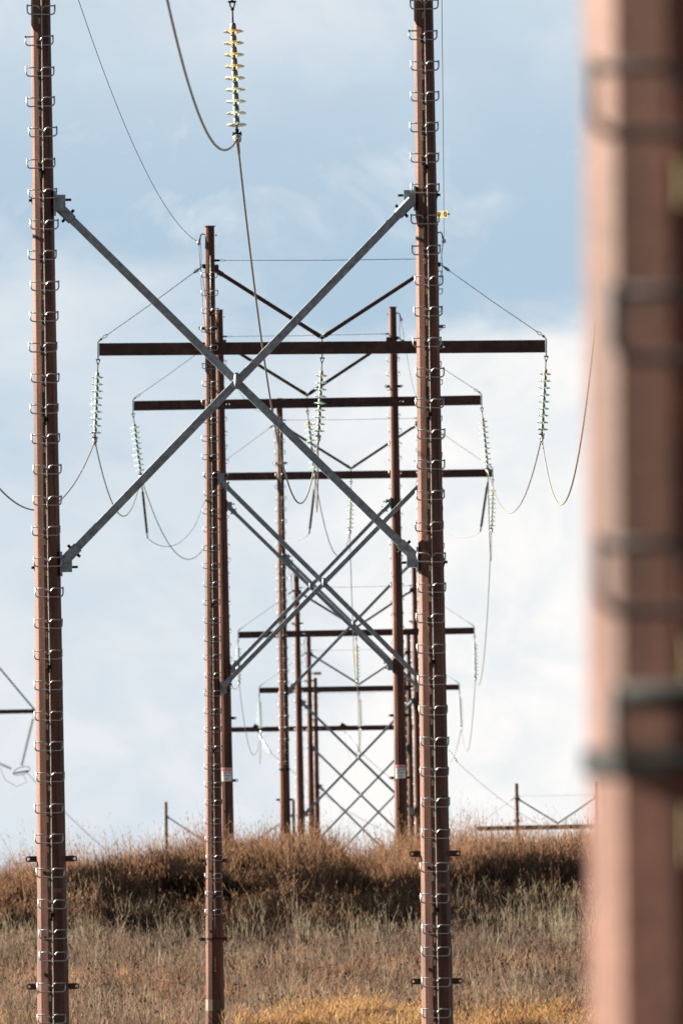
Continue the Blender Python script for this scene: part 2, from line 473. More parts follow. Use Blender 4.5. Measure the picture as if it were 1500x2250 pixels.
def pole_frame(label, centre, d, below, lean, spacing=4.67, top=2.55, arm_half=4.67, arm_l=None, arm_r=None,
               arm_side=-1, step_side=-1, d_top=0.195, taper=0.0108, lugs=(13.28, 14.92), xdrop=4.93, vee=True,
               steps0=0.97, steps_end=14.75, band=None, guys=True, xbrace=True, joint_at=None, wire=True,
               vtop=1.66, holes=(0.21,), group='two-pole steel power line frames', strut=False, pole_sides=(-1, 1), step_list=None, tb=2.13):
    """one H-frame. centre: photo pixel of the arm's middle; d its distance; below: metres from arm centre to the ground"""
    arm_c = at(centre[0], centre[1], d)
    rot = Euler((0, R(-(lean - 0.75)), 0))
    base = arm_c - rot.to_matrix() @ Vector((0, 0, below))
    root = empty('pole_frame', base, rot)
    tag(root, label, 'pole frame', group)
    length = below + top
    jz = length - (joint_at if joint_at else 14.45)
    pm, rad = pole_mesh(length, d_top, taper, jz, 'pole')
    hx = spacing / 2
    info = dict(root=root, base=base, M=Matrix.Translation(base) @ rot.to_matrix().to_4x4(), below=below, length=length, rad=rad, hx=hx)
    poles = []
    for s in pole_sides:
        po = link('pole', pm, root, (s * hx, 0, 0))
        poles.append(po)
        # climbing steps
        zs = step_list if step_list else list(np.arange(steps0, steps_end, 0.381))
        for i, dz in enumerate(zs):
            z = length - dz
            if z < 0.3: continue
            yy = step_side * rad(z) * COS15
            link('climbing_step', STEP, po, (random.choice((-0.014, 0.0, 0.014)) + random.uniform(-0.006, 0.006), yy, z + random.uniform(-0.006, 0.006)),
                 (0, R(random.uniform(-1.6, 1.6)), 0 if step_side < 0 else math.pi))
        # fall-arrest cable down the climbing side with dark guides
        mb = MB()
        pts = []
        zt = length - 0.62; zb = max(0.3, length - steps_end - 0.1)
        for i in range(15):
            z = zt + (zb - zt) * i / 14
            pts.append((0.014 + random.uniform(-0.004, 0.004), step_side * (rad(z) * COS15 + 0.085), z))
        mb.tube(pts, 0.0075, 6)
        mb.build('safety_cable', CABLE, po)
        gz = zt - 1.2
        while gz > zb:
            mg = MB()
            yy = step_side * (rad(gz) * COS15 + 0.05)
            mg.box((0.012, yy, gz), (0.045, 0.10, 0.05)); mg.box((0.004, yy, gz - 0.045), (0.02, 0.08, 0.05))
            mg.build('cable_guide', STEEL, po)
            gz -= 3.05
        # jacking lugs, two pairs, and a pair near the top
        for dz in list(lugs) + ([tb] if tb else []):
            z = length - dz
            if z < 0.05: continue
            for t in (-1, 1):
                link('lug', LUG, po, (t * (rad(z) * COS15 - 0.004), 0.0, z), (0, 0, 0 if t > 0 else math.pi))
        # bolt heads up the second facet
        for dz in (13.5, 14.3, 14.75):
            z = length - dz
            if z < 0.1: continue
            a = R(240)
            link('bolt', BOLT, po, (rad(z) * COS15 * math.cos(a), rad(z) * COS15 * math.sin(a), z), Vector((math.cos(a), math.sin(a), 0)).to_track_quat('Z', 'Y').to_euler())
        # faded stencil on the shaded side
        z = length - 13.72
        if z > 0.4 and d < 260:
            mb = MB()
            for k in range(5):
                mb.box((0.035 + 0.021 * k, -rad(z) * COS15 - 0.0035 + max(0, 0.021 * k - 0.05) * 0.0, z), (0.012, 0.003, 0.05))
            mb.build('stencil', ORG, po)
        if band is BAND2:
            mb = MB()
            for k in range(6):
                zz = length - 15.30 - 0.055 * k
                mb.box((0.012, -rad(zz) * COS15 - 0.009, zz), (0.034 if k % 2 else 0.02, 0.004, 0.03))
            mb.build('pole_marking', YEL, po)
        if band:
            for (dz, hgt, mt, nm, ex) in band:
                z = length - dz
                mb = MB()
                r0 = rad(z) + 0.012 + ex; 
                mb.add(ring(0, 0, z, r0) + ring(0, 0, z + hgt, r0 - 0.0005), [(k, (k + 1) % 12, 12 + (k + 1) % 12, 12 + k) for k in range(12)] + [tuple(range(11, -1, -1)), tuple(range(12, 24))])
                mb.build(nm, mt, po)
    # crossarm with through holes beside the poles
    za = below
    ay = arm_side * (rad(za) * COS15 + 0.085)
    al = -(arm_half if arm_l is None else arm_l); ar = arm_half if arm_r is None else arm_r
    hs = sorted([hx + h for h in holes] + [-(hx - h) for h in holes])
    mb = MB()
    ah, ad, hw = 0.258, 0.15, 0.03
    x0 = al
    for hxx in hs + [ar]:
        x1 = hxx - hw / 2 if hxx != ar else ar
        mb.box(((x0 + x1) / 2, ay, za), (x1 - x0, ad, ah))
        if hxx != ar:
            for t in (-1, 1):
                mb.box((hxx, ay, za + t * (ah / 4 + hw / 4)), (hw, ad, ah / 2 - hw / 2))
        x0 = hxx + hw / 2
    arm = mb.build('crossarm', RUST2, root)
    for s in pole_sides:   # bolted saddle that joins arm and pole
        mb = MB()
        mb.box((s * hx, ay - arm_side * 0.10, za), (0.20, 0.09, 0.20))
        for t in (-1, 1):
            mb.tube([(s * hx + 0.05 * t, ay + arm_side * 0.13, za + 0.05 * t), (s * hx + 0.05 * t, -ay - arm_side * 0.02, za + 0.05 * t)], 0.013, 6)
        mb.build('saddle', RUST2, root)
    if guys:
        for s in (-1, 1):
            xe = al if s < 0 else ar
            mb = MB()    # strap rod round the arm end, hooked eye above, hanger below
            mb.tube([(xe - s * 0.012 + s * 0.03, ay, za - ah / 2 - 0.085), (xe + s * 0.022, ay, za - ah / 2), (xe + s * 0.022, ay, za + ah / 2 + 0.02), (xe - s * 0.02, ay, za + ah / 2 + 0.07)], 0.013, 6)
            q = Vector((xe - s * 0.02, ay, za + ah / 2 + 0.07))
            p = Vector((s * (hx + rad(za + 1.72) * COS15 + 0.05), 0, za + 1.72))
            u = (p - q).normalized()
            mb.tube([q, q + u * 0.05], 0.024, 6)
            side = Vector((-u.z, 0, u.x)) * 0.024
            for t in (-1, 1):
                mb.tube([q + u * 0.06, q + u * 0.10 + side * t, q + u * 0.15 + side * t, q + u * 0.20], 0.008, 5)
            mb.build('arm_end_strap', STEEL, root)
            mb = MB()
            mb.tube([q + u * 0.18, q + (p - q) * 0.5 + Vector((0, 0, -0.015)), p - u * 0.2], 0.0075, 5)
            mb.tube([p - u * 0.2, p], 0.014, 5)
            for t in (-1, 1):
                mb.tube([p - u * 0.24, p - u * 0.19 + side * t, p - u * 0.13 + side * t, p - u * 0.08], 0.008, 5)
            mb.build('guy_wire', STEEL, root)
            mb = MB()
            mb.box((s * (hx + rad(za + 1.72) * COS15 + 0.02), 0, za + 1.72), (0.06, 0.07, 0.09))
            mb.tube([(s * (hx - 0.18), 0.0, za + 1.745), (s * (hx + 0.2), 0.0, za + 1.745)], 0.011, 6)
            mb.build('guy_bracket', STEEL, root)
    if wire:
        mb = MB()
        z = za + 1.84
        r = rad(z) * COS15
        mb.tube([(-hx + r + 0.25, 0, z), (0, 0, z - 0.012), (hx - r - 0.25, 0, z)], 0.0065, 5)
        for s in (-1, 1):
            mb.tube([(s * (hx - r - 0.10), 0, z), (s * (hx - r + 0.02), 0, z)], 0.024, 6)
            for t in (-1, 1):
                mb.tube([(s * (hx - r - 0.10), 0, z), (s * (hx - r - 0.15), 0, z + 0.02 * t), (s * (hx - r - 0.25), 0, z)], 0.006, 4)
        mb.build('tie_wire', STEEL, root)
    if vee:
        for s in (-1, 1):
            r = rad(za + vtop) * COS15
            p = Vector((s * (hx - r - 0.03), ay * 0.55, za + vtop - 0.03)); q = Vector((s * 0.035, ay, za + ah / 2 + 0.11))
            mb = MB()
            mb.add(*bar(p, q, 0.082, 0.082, 0.008))
            mb.build('vee_brace', RUST2, root)
            mb = MB()
            u = (q - p).normalized()
            mb.box((s * (hx - r - 0.01), ay * 0.5, za + vtop), (0.14, 0.12, 0.15))
            mb.tube([p - u * 0.10, p + u * 0.16], 0.055, 6)
            mb.tube([p + u * 0.07 + Vector((0, -0.09, 0.02)), p + u * 0.07 + Vector((0, 0.09, 0.02))], 0.013, 5)
            mb.build('vee_bracket', RUST2, root)
            mb = MB()
            mb.tube([q - u * 0.16, q], 0.050, 6)
            mb.build('vee_sleeve', RUST2, root)
        mb = MB()
        mb.tube([(0, ay, za + ah / 2 + 0.14), (0, ay, za - ah / 2 - 0.085)], 0.013, 6)
        mb.box((0, ay, za + ah / 2 + 0.085), (0.09, 0.05, 0.05))
        mb.build('hanger_rod', STEEL, root)
    if xbrace:
        zc = za - xdrop
        hz = 2.12 * spacing / 4.67
        for s in (-1, 1):
            rt = rad(zc + hz) * COS15; rb = rad(zc - hz) * COS15
            p = Vector((-hx + (rt if s > 0 else rb) + 0.10, 0, zc + s * hz)); q = Vector((hx - (rb if s > 0 else rt) - 0.10, 0, zc - s * hz))
            off = Vector((0, 0.055 * s, 0))
            mb = MB()
            mb.add(*bar(p + off, q + off, 0.098, 0.098, 0.0035))
            mb.build('cross_brace', GALV, root)
            u = (q - p).normalized()
            for e, (pt, sgn, side, r) in enumerate(((p, 1, -1, rt if s > 0 else rb), (q, -1, 1, rb if s > 0 else rt))):
                up = 1 if pt.z > zc else -1
                mb = MB()
                xp = side * (hx - r)
                # channel bracket bolted to the pole, sleeve on the brace, nuts
                mb.box((xp - side * 0.075, 0, pt.z + up * 0.085), (0.135, 0.16, 0.20), 0)
                mb.box((xp - side * 0.010, 0, pt.z + up * 0.085), (0.025, 0.20, 0.30), 0)
                mb.add(*bar(pt + off - u * sgn * 0.08, pt + off + u * sgn * 0.17, 0.125, 0.15, 0.02))
                mb.tube([(xp - side * 0.145, 0, pt.z + up * 0.125), (xp - side * 0.215, 0, pt.z + up * 0.125)], 0.016, 6, 1)
                nrm = Vector((-u.z, 0, u.x)) * (1 if (-u.z) * side < 0 else -1)
                nrm = Vector((-u.z, 0, u.x)); 
                if nrm.z * up < 0: nrm = -nrm
                for t in (1, -1):
                    c = pt + off + u * sgn * 0.10
                    mb.tube([c + nrm * 0.06 * t, c + nrm * 0.105 * t], 0.020, 6, 1)
                mb.build('brace_bracket', [GALV, STEEL], root)
                mb = MB()
                mb.tube([(xp + side * (2 * r), 0, pt.z + up * 0.125), (xp + side * (2 * r + 0.045), 0, pt.z + up * 0.125)], 0.018, 6, 0)
                mb.add([(xp + side * (2 * r - 0.004), -0.03, pt.z + up * 0.125 - 0.08), (xp + side * (2 * r - 0.004), -0.03, pt.z + up * 0.125 + 0.08), (xp + side * (2 * r + 0.02), -0.02, pt.z + up * 0.125),
                        (xp + side * (2 * r - 0.004), 0.03, pt.z + up * 0.125 - 0.08), (xp + side * (2 * r - 0.004), 0.03, pt.z + up * 0.125 + 0.08), (xp + side * (2 * r + 0.02), 0.02, pt.z + up * 0.125)],
                       [(0, 2, 1), (3, 4, 5), (0, 3, 5, 2), (1, 2, 5, 4), (0, 1, 4, 3)], 0)
                mb.build('through_bolt', [STEEL], root)
        mb = MB()
        mb.tube([(0, -0.09, zc - 0.075), (0, -0.115, zc - 0.06), (0, -0.115, zc + 0.06), (0, -0.09, zc + 0.075)], [0.028, 0.036, 0.036, 0.028], 8)
        mb.tube([(0, -0.10, zc), (0, 0.13, zc)], 0.018, 6)
        mb.tube([(0, -0.09, zc - 0.10), (0, -0.06, zc + 0.10)], 0.022, 6)
        mb.build('centre_clamp', GALV, root)
    info['arm_y'] = ay; info['za'] = za; info['al'] = al; info['ar'] = ar; info['poles'] = poles; info['d'] = d
    return info
def wpt(info, x, y, z):
    return info['M'] @ Vector((x, y, z))

STEPS1 = [ (y + 492.0) / 178.0 for y in [-59 + 67.4 * k for k in range(29)] + [1902, 1970, 2037, 2085, 2153, 2221, 2290] ]
BAND2 = [(14.92, 0.03, STEEL, 'strap', 0.01), (16.42, 0.24, SANDBAND, 'tape_band', -0.002)]
F = {}
F[1] = pole_frame('nearest sharp two-pole rusty steel frame with large grey cross brace', (509, -38), 140.4, 14.5, 0.77, spacing=4.72, top=2.55,
                  arm_side=1, d_top=0.205, taper=0.0113, step_list=STEPS1, steps_end=16.4, lugs=(13.33, 14.9), xdrop=4.92, vee=True)
F[2] = pole_frame('second two-pole rusty steel frame, its left pole standing mid-picture with its foot in grass', (707.5, 763), 238.1, 14.3, 0.42, arm_side=1, band=BAND2, steps_end=14.6)
F[3] = pole_frame('third two-pole rusty steel frame with a warning sign on each pole', (675, 886), 306.4, 12.1, 0.95, arm_side=-1, step_side=1, lugs=(11.0, 12.68), steps_end=10.2, holes=(0.16, 0.24), xdrop=4.93)
F[4] = pole_frame('fourth two-pole rusty steel frame along the line', (771, 1043), 376.5, 14.2, 0.8, arm_side=1, holes=(0.2,), xdrop=4.92, steps_end=12.2, band=[(12.3, 0.06, STEEL, 'strap', 0.01)])
F[5] = pole_frame('fifth two-pole frame along the line, seen beyond the bank', (782.5, 1391), 451.7, 14.2, 1.05, arm_side=-1, step_side=1, holes=(0.2, 0.28), xdrop=4.95)
F[6] = pole_frame('sixth two-pole frame along the line, small and distant', (789, 1514), 533.0, 14.2, 0.95, arm_side=-1, step_side=1, holes=(0.2, 0.28), xdrop=4.97)
F[7] = pole_frame('seventh two-pole frame with long bare arm and slanting insulator strings', (793, 1600), 588.0, 14.2, 0.8, arm_side=-1, step_side=1, xdrop=5.2, arm_l=6.9, arm_r=4.3, guys=False, vee=False, top=2.6, wire=True)
F[8] = pole_frame('far two-pole frame at right whose arm touches the grass tops', (1225, 1818), 658.0, 14.2, 1.1, arm_side=-1, step_side=1, xdrop=5.0, xbrace=False)
# wider frames of the neighbouring line, far away on the left
F[11] = pole_frame('far wide two-pole frame cut by the left picture edge', (-195, 1568), 690.0, 19.0, 1.0, spacing=8.4, top=4.6, arm_half=7.55, arm_side=-1, step_side=1, vee=False, guys=False, wire=False, xbrace=False, lugs=(), tb=None, group='wide frames of the neighbouring line', d_top=0.22)
F[12] = pole_frame('small far wide two-pole frame standing behind the grass crest left of centre', (506, 1893), 770.0, 16.0, 0.75, spacing=8.62, top=4.05, arm_half=5.6, arm_side=-1, step_side=1, vee=True, vtop=3.05, guys=False, wire=False, xbrace=False, lugs=(), tb=None, group='wide frames of the neighbouring line', d_top=0.20, taper=0.006)
def strut11():
    i = F[11]
    za, ay = i['za'], i['arm_y']
    mb = MB()
    mb.tube([(i['hx'] + 0.12, 0, za + 4.0), (i['ar'] - 0.1, ay, za + 0.13)], 0.05, 8)
    mb.build('arm_strut', RUST2, i['root'])
strut11()

# the single pole close to the lens, far out of focus
def near_pole():
    d0 = 18.4
    c = at(1543, 1690, d0)
    gz = float(ground(c.x, c.y))
    L_ = 21.0
    z_of = lambda py: at(1535, py, d0).z - gz
    root = empty('near_pole', (c.x, c.y, gz), Euler((0, R(0.0), 0)))
    tag(root, 'blurred rusty steel pole close to the lens at the right edge', 'steel pole')
    dmid = 490 / (FPX / d0)
    taper = 0.0112
    pm, rad = pole_mesh(L_, dmid - taper * (L_ - z_of(1125)), taper, 0.9, 'near_pole_shaft')
    po = link('shaft', pm, root)
    zs = [z_of(165), z_of(655), z_of(1205), z_of(1530)] + [z_of(165) + 0.381 * k for k in range(1, 40)]
    offs = {1: 0.03, 3: 0.025}
    for i, z in enumerate(zs):
        if z > L_ - 0.6: continue
        link('climbing_step', STEP_DULL, root, (offs.get(i, 0.0), -rad(z) * COS15, z))
    mb = MB()
    z = z_of(1700)
    r0 = rad(z) + 0.012
    mb.add(ring(0, 0, z, r0) + ring(0, 0, z + 0.042, r0), [(k, (k + 1) % 12, 12 + (k + 1) % 12, 12 + k) for k in range(12)] + [tuple(range(11, -1, -1)), tuple(range(12, 24))])
    mb.build('strap', STEEL, root)
    mb = MB()      # step lock bar on the lowest step
    zl = z_of(1535)
    mb.tube([(-0.135, -rad(zl) * COS15 - 0.055, zl), (0.19, -rad(zl) * COS15 - 0.055, zl)], 0.022, 8)
    mb.build('step_lock', STEEL, root)
    mb = MB()
    mb.box((-0.02, -rad(z) * COS15 - 0.03, z - 0.10), (0.03, 0.05, 0.09))
    mb.build('strap_clip', TABM, root)
    mb = MB()
    mb.tube([(0.014, -(rad(zz) * COS15 + 0.085), zz) for zz in np.linspace(z_of(1560), L_ - 0.6, 8)], 0.0075, 6)
    mb.build('safety_cable', CABLE, root)
    return Vector((c.x, c.y, gz))
near_pole()

# ------------------------------------------------------------------ insulator strings
def disc_mesh():
    mb = MB()
    mb.lathe([(0.030, 0.010), (0.062, 0.008), (0.102, 0.000), (0.125, -0.010), (0.127, -0.015), (0.122, -0.018), (0.104, -0.013), (0.100, -0.024), (0.093, -0.024), (0.089, -0.011), (0.074, -0.009), (0.070, -0.021), (0.063, -0.021), (0.058, -0.007), (0.030, -0.005)], 20)
    return mb
DISC = {}
for nm, m in (('teal', GL_TEAL), ('green', GL_GREEN), ('straw', GL_YEL), ('amber', GL_AMB), ('dark', POLY)):
    DISC[nm] = disc_mesh().mesh('insulator_disc_' + nm, [m])
def cap_mesh(mat):
    mb = MB()
    mb.lathe([(0.014, -0.062), (0.016, -0.012), (0.038, 0.014), (0.039, 0.03), (0.036, 0.072), (0.030, 0.092), (0.016, 0.092)], 12)
    return mb.mesh('insulator_cap', [mat])
CAP = cap_mesh(CAPM)
CAP_DARK = cap_mesh(POLY)
def top_link_mesh():
    """shackle and rod above the first disc; origin at the hanger eye, pointing down -z"""
    mb = MB()
    mb.tube([(-0.05, 0, -0.01), (0.05, 0, -0.01)], 0.014, 6)
    mb.tube([(-0.026, 0, 0.0), (-0.028, 0, -0.05), (-0.014, 0, -0.085), (0.014, 0, -0.085), (0.028, 0, -0.05), (0.026, 0, 0.0)], 0.010, 6)
    mb.tube([(0, 0, -0.08), (0, 0, -0.115)], 0.022, 6)
    mb.tube([(0, 0, -0.11), (0, 0, -0.28)], 0.011, 6)
    return mb.mesh('link_rod', [STEEL])
TOPLINK = top_link_mesh()
def clamp_mesh():
    """suspension clamp: yoke, bolts and round shoe seen end on; origin at the last pin"""
    mb = MB()
    mb.lathe([(0.022, 0.0), (0.024, -0.035), (0.016, -0.05)], 8, 1)
    mb.box((0, 0, -0.06), (0.085, 0.05, 0.022), 1)
    for t in (-1, 1): mb.tube([(t * 0.045, 0, -0.035), (t * 0.05, 0, -0.085)], 0.010, 5, 1)
    M = Matrix.Translation((0, 0, -0.125)) @ Matrix.Rotation(R(90), 4, 'X')
    mb.lathe([(0.030, -0.10), (0.052, -0.06), (0.056, 0.0), (0.052, 0.06), (0.030, 0.10)], 12, 0, (0, 0, 0), True, M)
    return mb.mesh('suspension_clamp', [ALUB, STEEL])
CLAMP = clamp_mesh()
STR_LEN = 0.27 + 0.10 + 9 * 0.146 + 0.10
def insulator(label, top, bottom, colours, n=9, clamp=True, group='glass insulator strings', toplink=True, slim=1.0):
    """string from a hanger eye towards 'bottom'; returns where the conductor is held"""
    top = Vector(top); dirn = (Vector(bottom) - top).normalized()
    zv = -dirn; yv = Vector((0, 1, 0)); yv = (yv - zv * yv.dot(zv)).normalized(); xv = yv.cross(zv)
    q = Matrix((xv, yv, zv)).transposed().to_quaternion()
    root = empty('insulator_string', top)
    root.rotation_mode = 'QUATERNION'; root.rotation_quaternion = q
    root.scale = (slim, slim, 1)
    tag(root, label, 'insulator', group)
    z = 0.0
    if toplink:
        link('link_rod', TOPLINK, root); z = -0.27
    z -= 0.10
    for k in range(n):
        c = colours[min(k, len(colours) - 1)]
        dsc = link('insulator_disc', DISC[c], root, (0, 0, z), (0, 0, random.uniform(0, 6)))
        link('metal_cap', CAP_DARK if c == 'dark' else CAP, dsc)
        z -= 0.146
    z += 0.146 - 0.062
    if clamp:
        link('suspension_clamp', CLAMP, root, (0, 0, z)); z -= 0.125
    return top + dirn * -z
TEAL = ['teal'] * 9
MIXED = ['amber', 'straw', 'straw', 'straw', 'straw', 'green', 'green', 'green', 'green']
AMB1 = ['amber'] + ['teal'] * 8
hold = {}
def hang(i, which, px_bottom, colours, label):
    f = F[i]
    x = {'l': f['al'] - 0.02, 'c': 0.0, 'r': f['ar'] + 0.02}[which]
    t = wpt(f, x, f['arm_y'], f['za'] - 0.129 - 0.075)
    b = at(px_bottom[0], px_bottom[1], f['d'])
    hold[(i, which)] = insulator(label, t, b, colours)
hang(1, 'c', (521, 300), MIXED, 'large amber and green glass insulator string hanging alone at the top')
hang(2, 'l', (208.5, 965), TEAL, 'pale teal glass insulator string under left end of the second frame\'s arm')
hang(2, 'c', (699, 962), AMB1, 'teal glass insulator string with amber top disc, mid-arm of the second frame')
hang(2, 'r', (1189.5, 962), AMB1, 'teal glass insulator string under right end of the second frame\'s arm')
hang(3, 'l', (310, 1052), TEAL, 'tilted teal insulator string under left end of the third frame\'s arm')
hang(3, 'c', (691, 1045), AMB1, 'tilted insulator string with amber top disc, mid-arm of the third frame')
hang(3, 'r', (1072, 1042), AMB1, 'tilted insulator string with amber top under right end of the third arm')
hang(4, 'c', (768, 1172), TEAL, 'pale insulator string hanging mid-arm of the fourth frame')
hang(4, 'r', (1079, 1168), AMB1, 'dim insulator string under right end of the fourth frame\'s arm')
hang(4, 'l', (463, 1168), TEAL, 'insulator string of the fourth frame mostly hidden behind a near pole')
hang(5, 'l', (525, 1502), ['straw'] + ['teal'] * 8, 'small insulator string under left end of the fifth frame\'s arm')
hang(5, 'c', (785, 1497), ['straw'] * 6 + ['teal'] * 3, 'small straw coloured insulator string mid-arm of the fifth frame')
hang(5, 'r', (1044, 1495), TEAL, 'small insulator string under right end of the fifth frame\'s arm')
hang(6, 'l', (573, 1603), TEAL, 'tiny insulator string under left end of the sixth frame\'s arm')
hang(6, 'c', (792, 1600), ['straw', 'straw'] + ['teal'] * 7, 'tiny insulator string mid-arm of the sixth frame')
hang(6, 'r', (1013, 1600), TEAL, 'tiny insulator string under right end of the sixth frame\'s arm')
# slanting strain strings of the seventh frame
def strain(px0, px1, label, key):
    f = F[7]
    a = at(px0[0], px0[1], f['d'] - 0.2); b = at(px1[0], px1[1], f['d'] + 1.5)
    hold[key] = insulator(label, a, b, TEAL, n=9, clamp=True, slim=0.6, group='slanting strain strings of the seventh frame')
strain((566, 1608), (608, 1676), 'leftmost slanting strain insulator string on the seventh frame', (7, 'l'))
strain((757, 1608), (802, 1668), 'middle slanting strain insulator string seen through the lattice of braces', (7, 'c'))
strain((972, 1632), (1017, 1692), 'right slanting strain insulator string beside the near right pole', (7, 'r'))
def strain_plates():
    f = F[7]
    for px in (566, 757, 958):
        p = f['M'].inverted() @ at(px, 1600, f['d'])
        mb = MB()
        mb.add([(p.x - 0.25, f['arm_y'], f['za'] + 0.13), (p.x + 0.14, f['arm_y'], f['za'] + 0.13), (p.x - 0.14, f['arm_y'], f['za'] + 0.30),
                (p.x - 0.25, f['arm_y'] + 0.04, f['za'] + 0.13), (p.x + 0.14, f['arm_y'] + 0.04, f['za'] + 0.13), (p.x - 0.14, f['arm_y'] + 0.04, f['za'] + 0.30)],
               [(0, 1, 2), (3, 5, 4), (0, 2, 5, 3), (1, 4, 5, 2), (0, 3, 4, 1)])
        mb.build('strain_plate', STEEL, f['root'])
strain_plates()
# V of dark strings on the far left frame
yoke = at(44, 1698, 690.0)
V11 = []
def far_vee():
    f = F[11]
    a = wpt(f, f['ar'] - 0.1, f['arm_y'], f['za'] - 0.2)
    insulator('dark ribbed insulator string sloping down from the far left arm', a, yoke, ['dark'] * 20, n=20, clamp=False, group='dark strings of the far left frame')
    b = at(-62, 1652, 690.0)
    insulator('dark insulator string coming in flat from the left picture edge', b, yoke, ['dark'] * 16, n=16, clamp=False, group='dark strings of the far left frame')
    mb = MB()
    for k in range(2):
        pts = []
        for i in range(17):
            a_ = 2 * math.pi * i / 16
            pts.append(yoke + Vector((0.45 * math.cos(a_) + 0.1 + 0.25 * math.sin(a_), 0.2 * k, 0.26 * math.sin(a_) + 0.1)))
        mb.tube(pts, 0.02, 5, caps=False)
    mb.tube([yoke + Vector((-0.45, 0.1, -0.05)), yoke + Vector((0.55, 0.1, 0.1))], 0.05, 6)
    mb.tube([yoke + Vector((-1.2, 0, 0.3)), yoke + Vector((-0.9, 0, -0.45)), yoke + Vector((-0.2, 0, -0.85)), yoke + Vector((0.4, 0, -0.6)), yoke + Vector((0.2, 0, -0.1))], 0.016, 5)
    o = mb.build('yoke_ring', [POLY])
    tag(o, 'thin ring and yoke where the two dark far strings meet', 'yoke')
far_vee()

# ------------------------------------------------------------------ conductors and shield wires
def curve_pts(a, b, sag, n=64, t0=0.0, t1=1.0):
    out = []
    for i in range(n + 1):
        t = t0 + (t1 - t0) * i / n
        p = a.lerp(b, t)
        p.z -= 4 * sag * t * (1 - t)
        out.append(p)
    return out
def fit_sag(a, b, ymax):
    lo, hi = 0.0, 14.0
    for _ in range(40):
        s = (lo + hi) / 2
        m = max(project(p)[1] for p in curve_pts(a, b, s, 120))
        if m < ymax: lo = s
        else: hi = s
    return (lo + hi) / 2
def wire(name, label, a, b, ymax=None, sag=None, rad=0.0145, mat=ALU, cat='wire', group='conductors strung between the frames', t0=0.0, t1=1.0, grips=False):
    a = Vector(a); b = Vector(b)
    s = fit_sag(a, b, ymax) if sag is None else sag
    # finer steps near both ends where the hanging curve is seen end on
    mb = MB()
    pts = curve_pts(a, b, s, 90, t0, t1)
    mb.tube(pts, rad, 6)
    o = mb.build(name, [mat])
    tag(o, label, cat, group)
    if grips:
        mg = MB()
        p = curve_pts(a, b, s, 90)
        for k in (0, -1):
            q0 = p[k]; q1 = p[1 if k == 0 else -2]
            u = (q1 - q0).normalized()
            mg.tube([q0, q0 + u * 1.0], rad * 1.5, 6)
        mg.build('armour_rod', [ALU], o)
    return s
ORD = {1: 'nearest', 2: 'second', 3: 'third', 4: 'fourth', 5: 'fifth', 6: 'sixth', 7: 'seventh', 8: 'far right'}
PH = {'l': 'left', 'c': 'middle', 'r': 'right'}
# virtual clamps of the nearest frame's outer phases, above the picture
hold[(1, 'l')] = wpt(F[1], F[1]['al'], F[1]['arm_y'], F[1]['za'] - 1.85)
hold[(1, 'r')] = wpt(F[1], F[1]['ar'], F[1]['arm_y'], F[1]['za'] - 1.85)
b = hold[(1, 'c')]
wire('conductor', 'thick conductor dropping from the top edge to the topmost glass insulator', (b.x - 0.79, 18.4, b.z + 0.0015 * 122 ** 2 - 0.0983 * 122), b, ymax=329, grips=True)
SAG = {(1, 'l'): 1121, (1, 'c'): 1106, (1, 'r'): 1109, (2, 'l'): 1134, (2, 'c'): 1125, (2, 'r'): 1127,
       (3, 'l'): 1229, (3, 'c'): 1222, (3, 'r'): 1232}
for i in range(1, 6):
    for k in 'lcr':
        sg = dict(ymax=SAG[(i, k)]) if (i, k) in SAG else dict(sag=1.9)
        wire('conductor', f'{PH[k]} conductor hanging between the {ORD[i]} and the {ORD[i + 1]} frame', hold[(i, k)], hold[(i + 1, k)], grips=(i < 4), **sg)
for k, x in (('l', -3.6), ('c', 0.0), ('r', 3.6)):
    f = F[7]
    q = at({'l': 566, 'c': 757, 'r': 958}[k], 1610, f['d'] - 0.3)
    wire('conductor', f'{PH[k]} conductor hanging between the sixth and the seventh frame', hold[(6, k)], q, sag=1.6)
    f8 = F[8]
    e8 = wpt(f8, {'l': -4.6, 'c': 0, 'r': 4.6}[k], f8['arm_y'], f8['za'] - 1.6)
    wire('conductor', f'{PH[k]} conductor running from the seventh frame to the far right frame', hold[(7, k)], e8, sag=1.2, rad=0.012)
# conductor of the far left line
wire('conductor', 'distant conductor running down from the far left yoke towards the crest', yoke + Vector((0.4, 0, 0)), at(500, 2050, 770.0), sag=1.0, rad=0.02, mat=THIN)

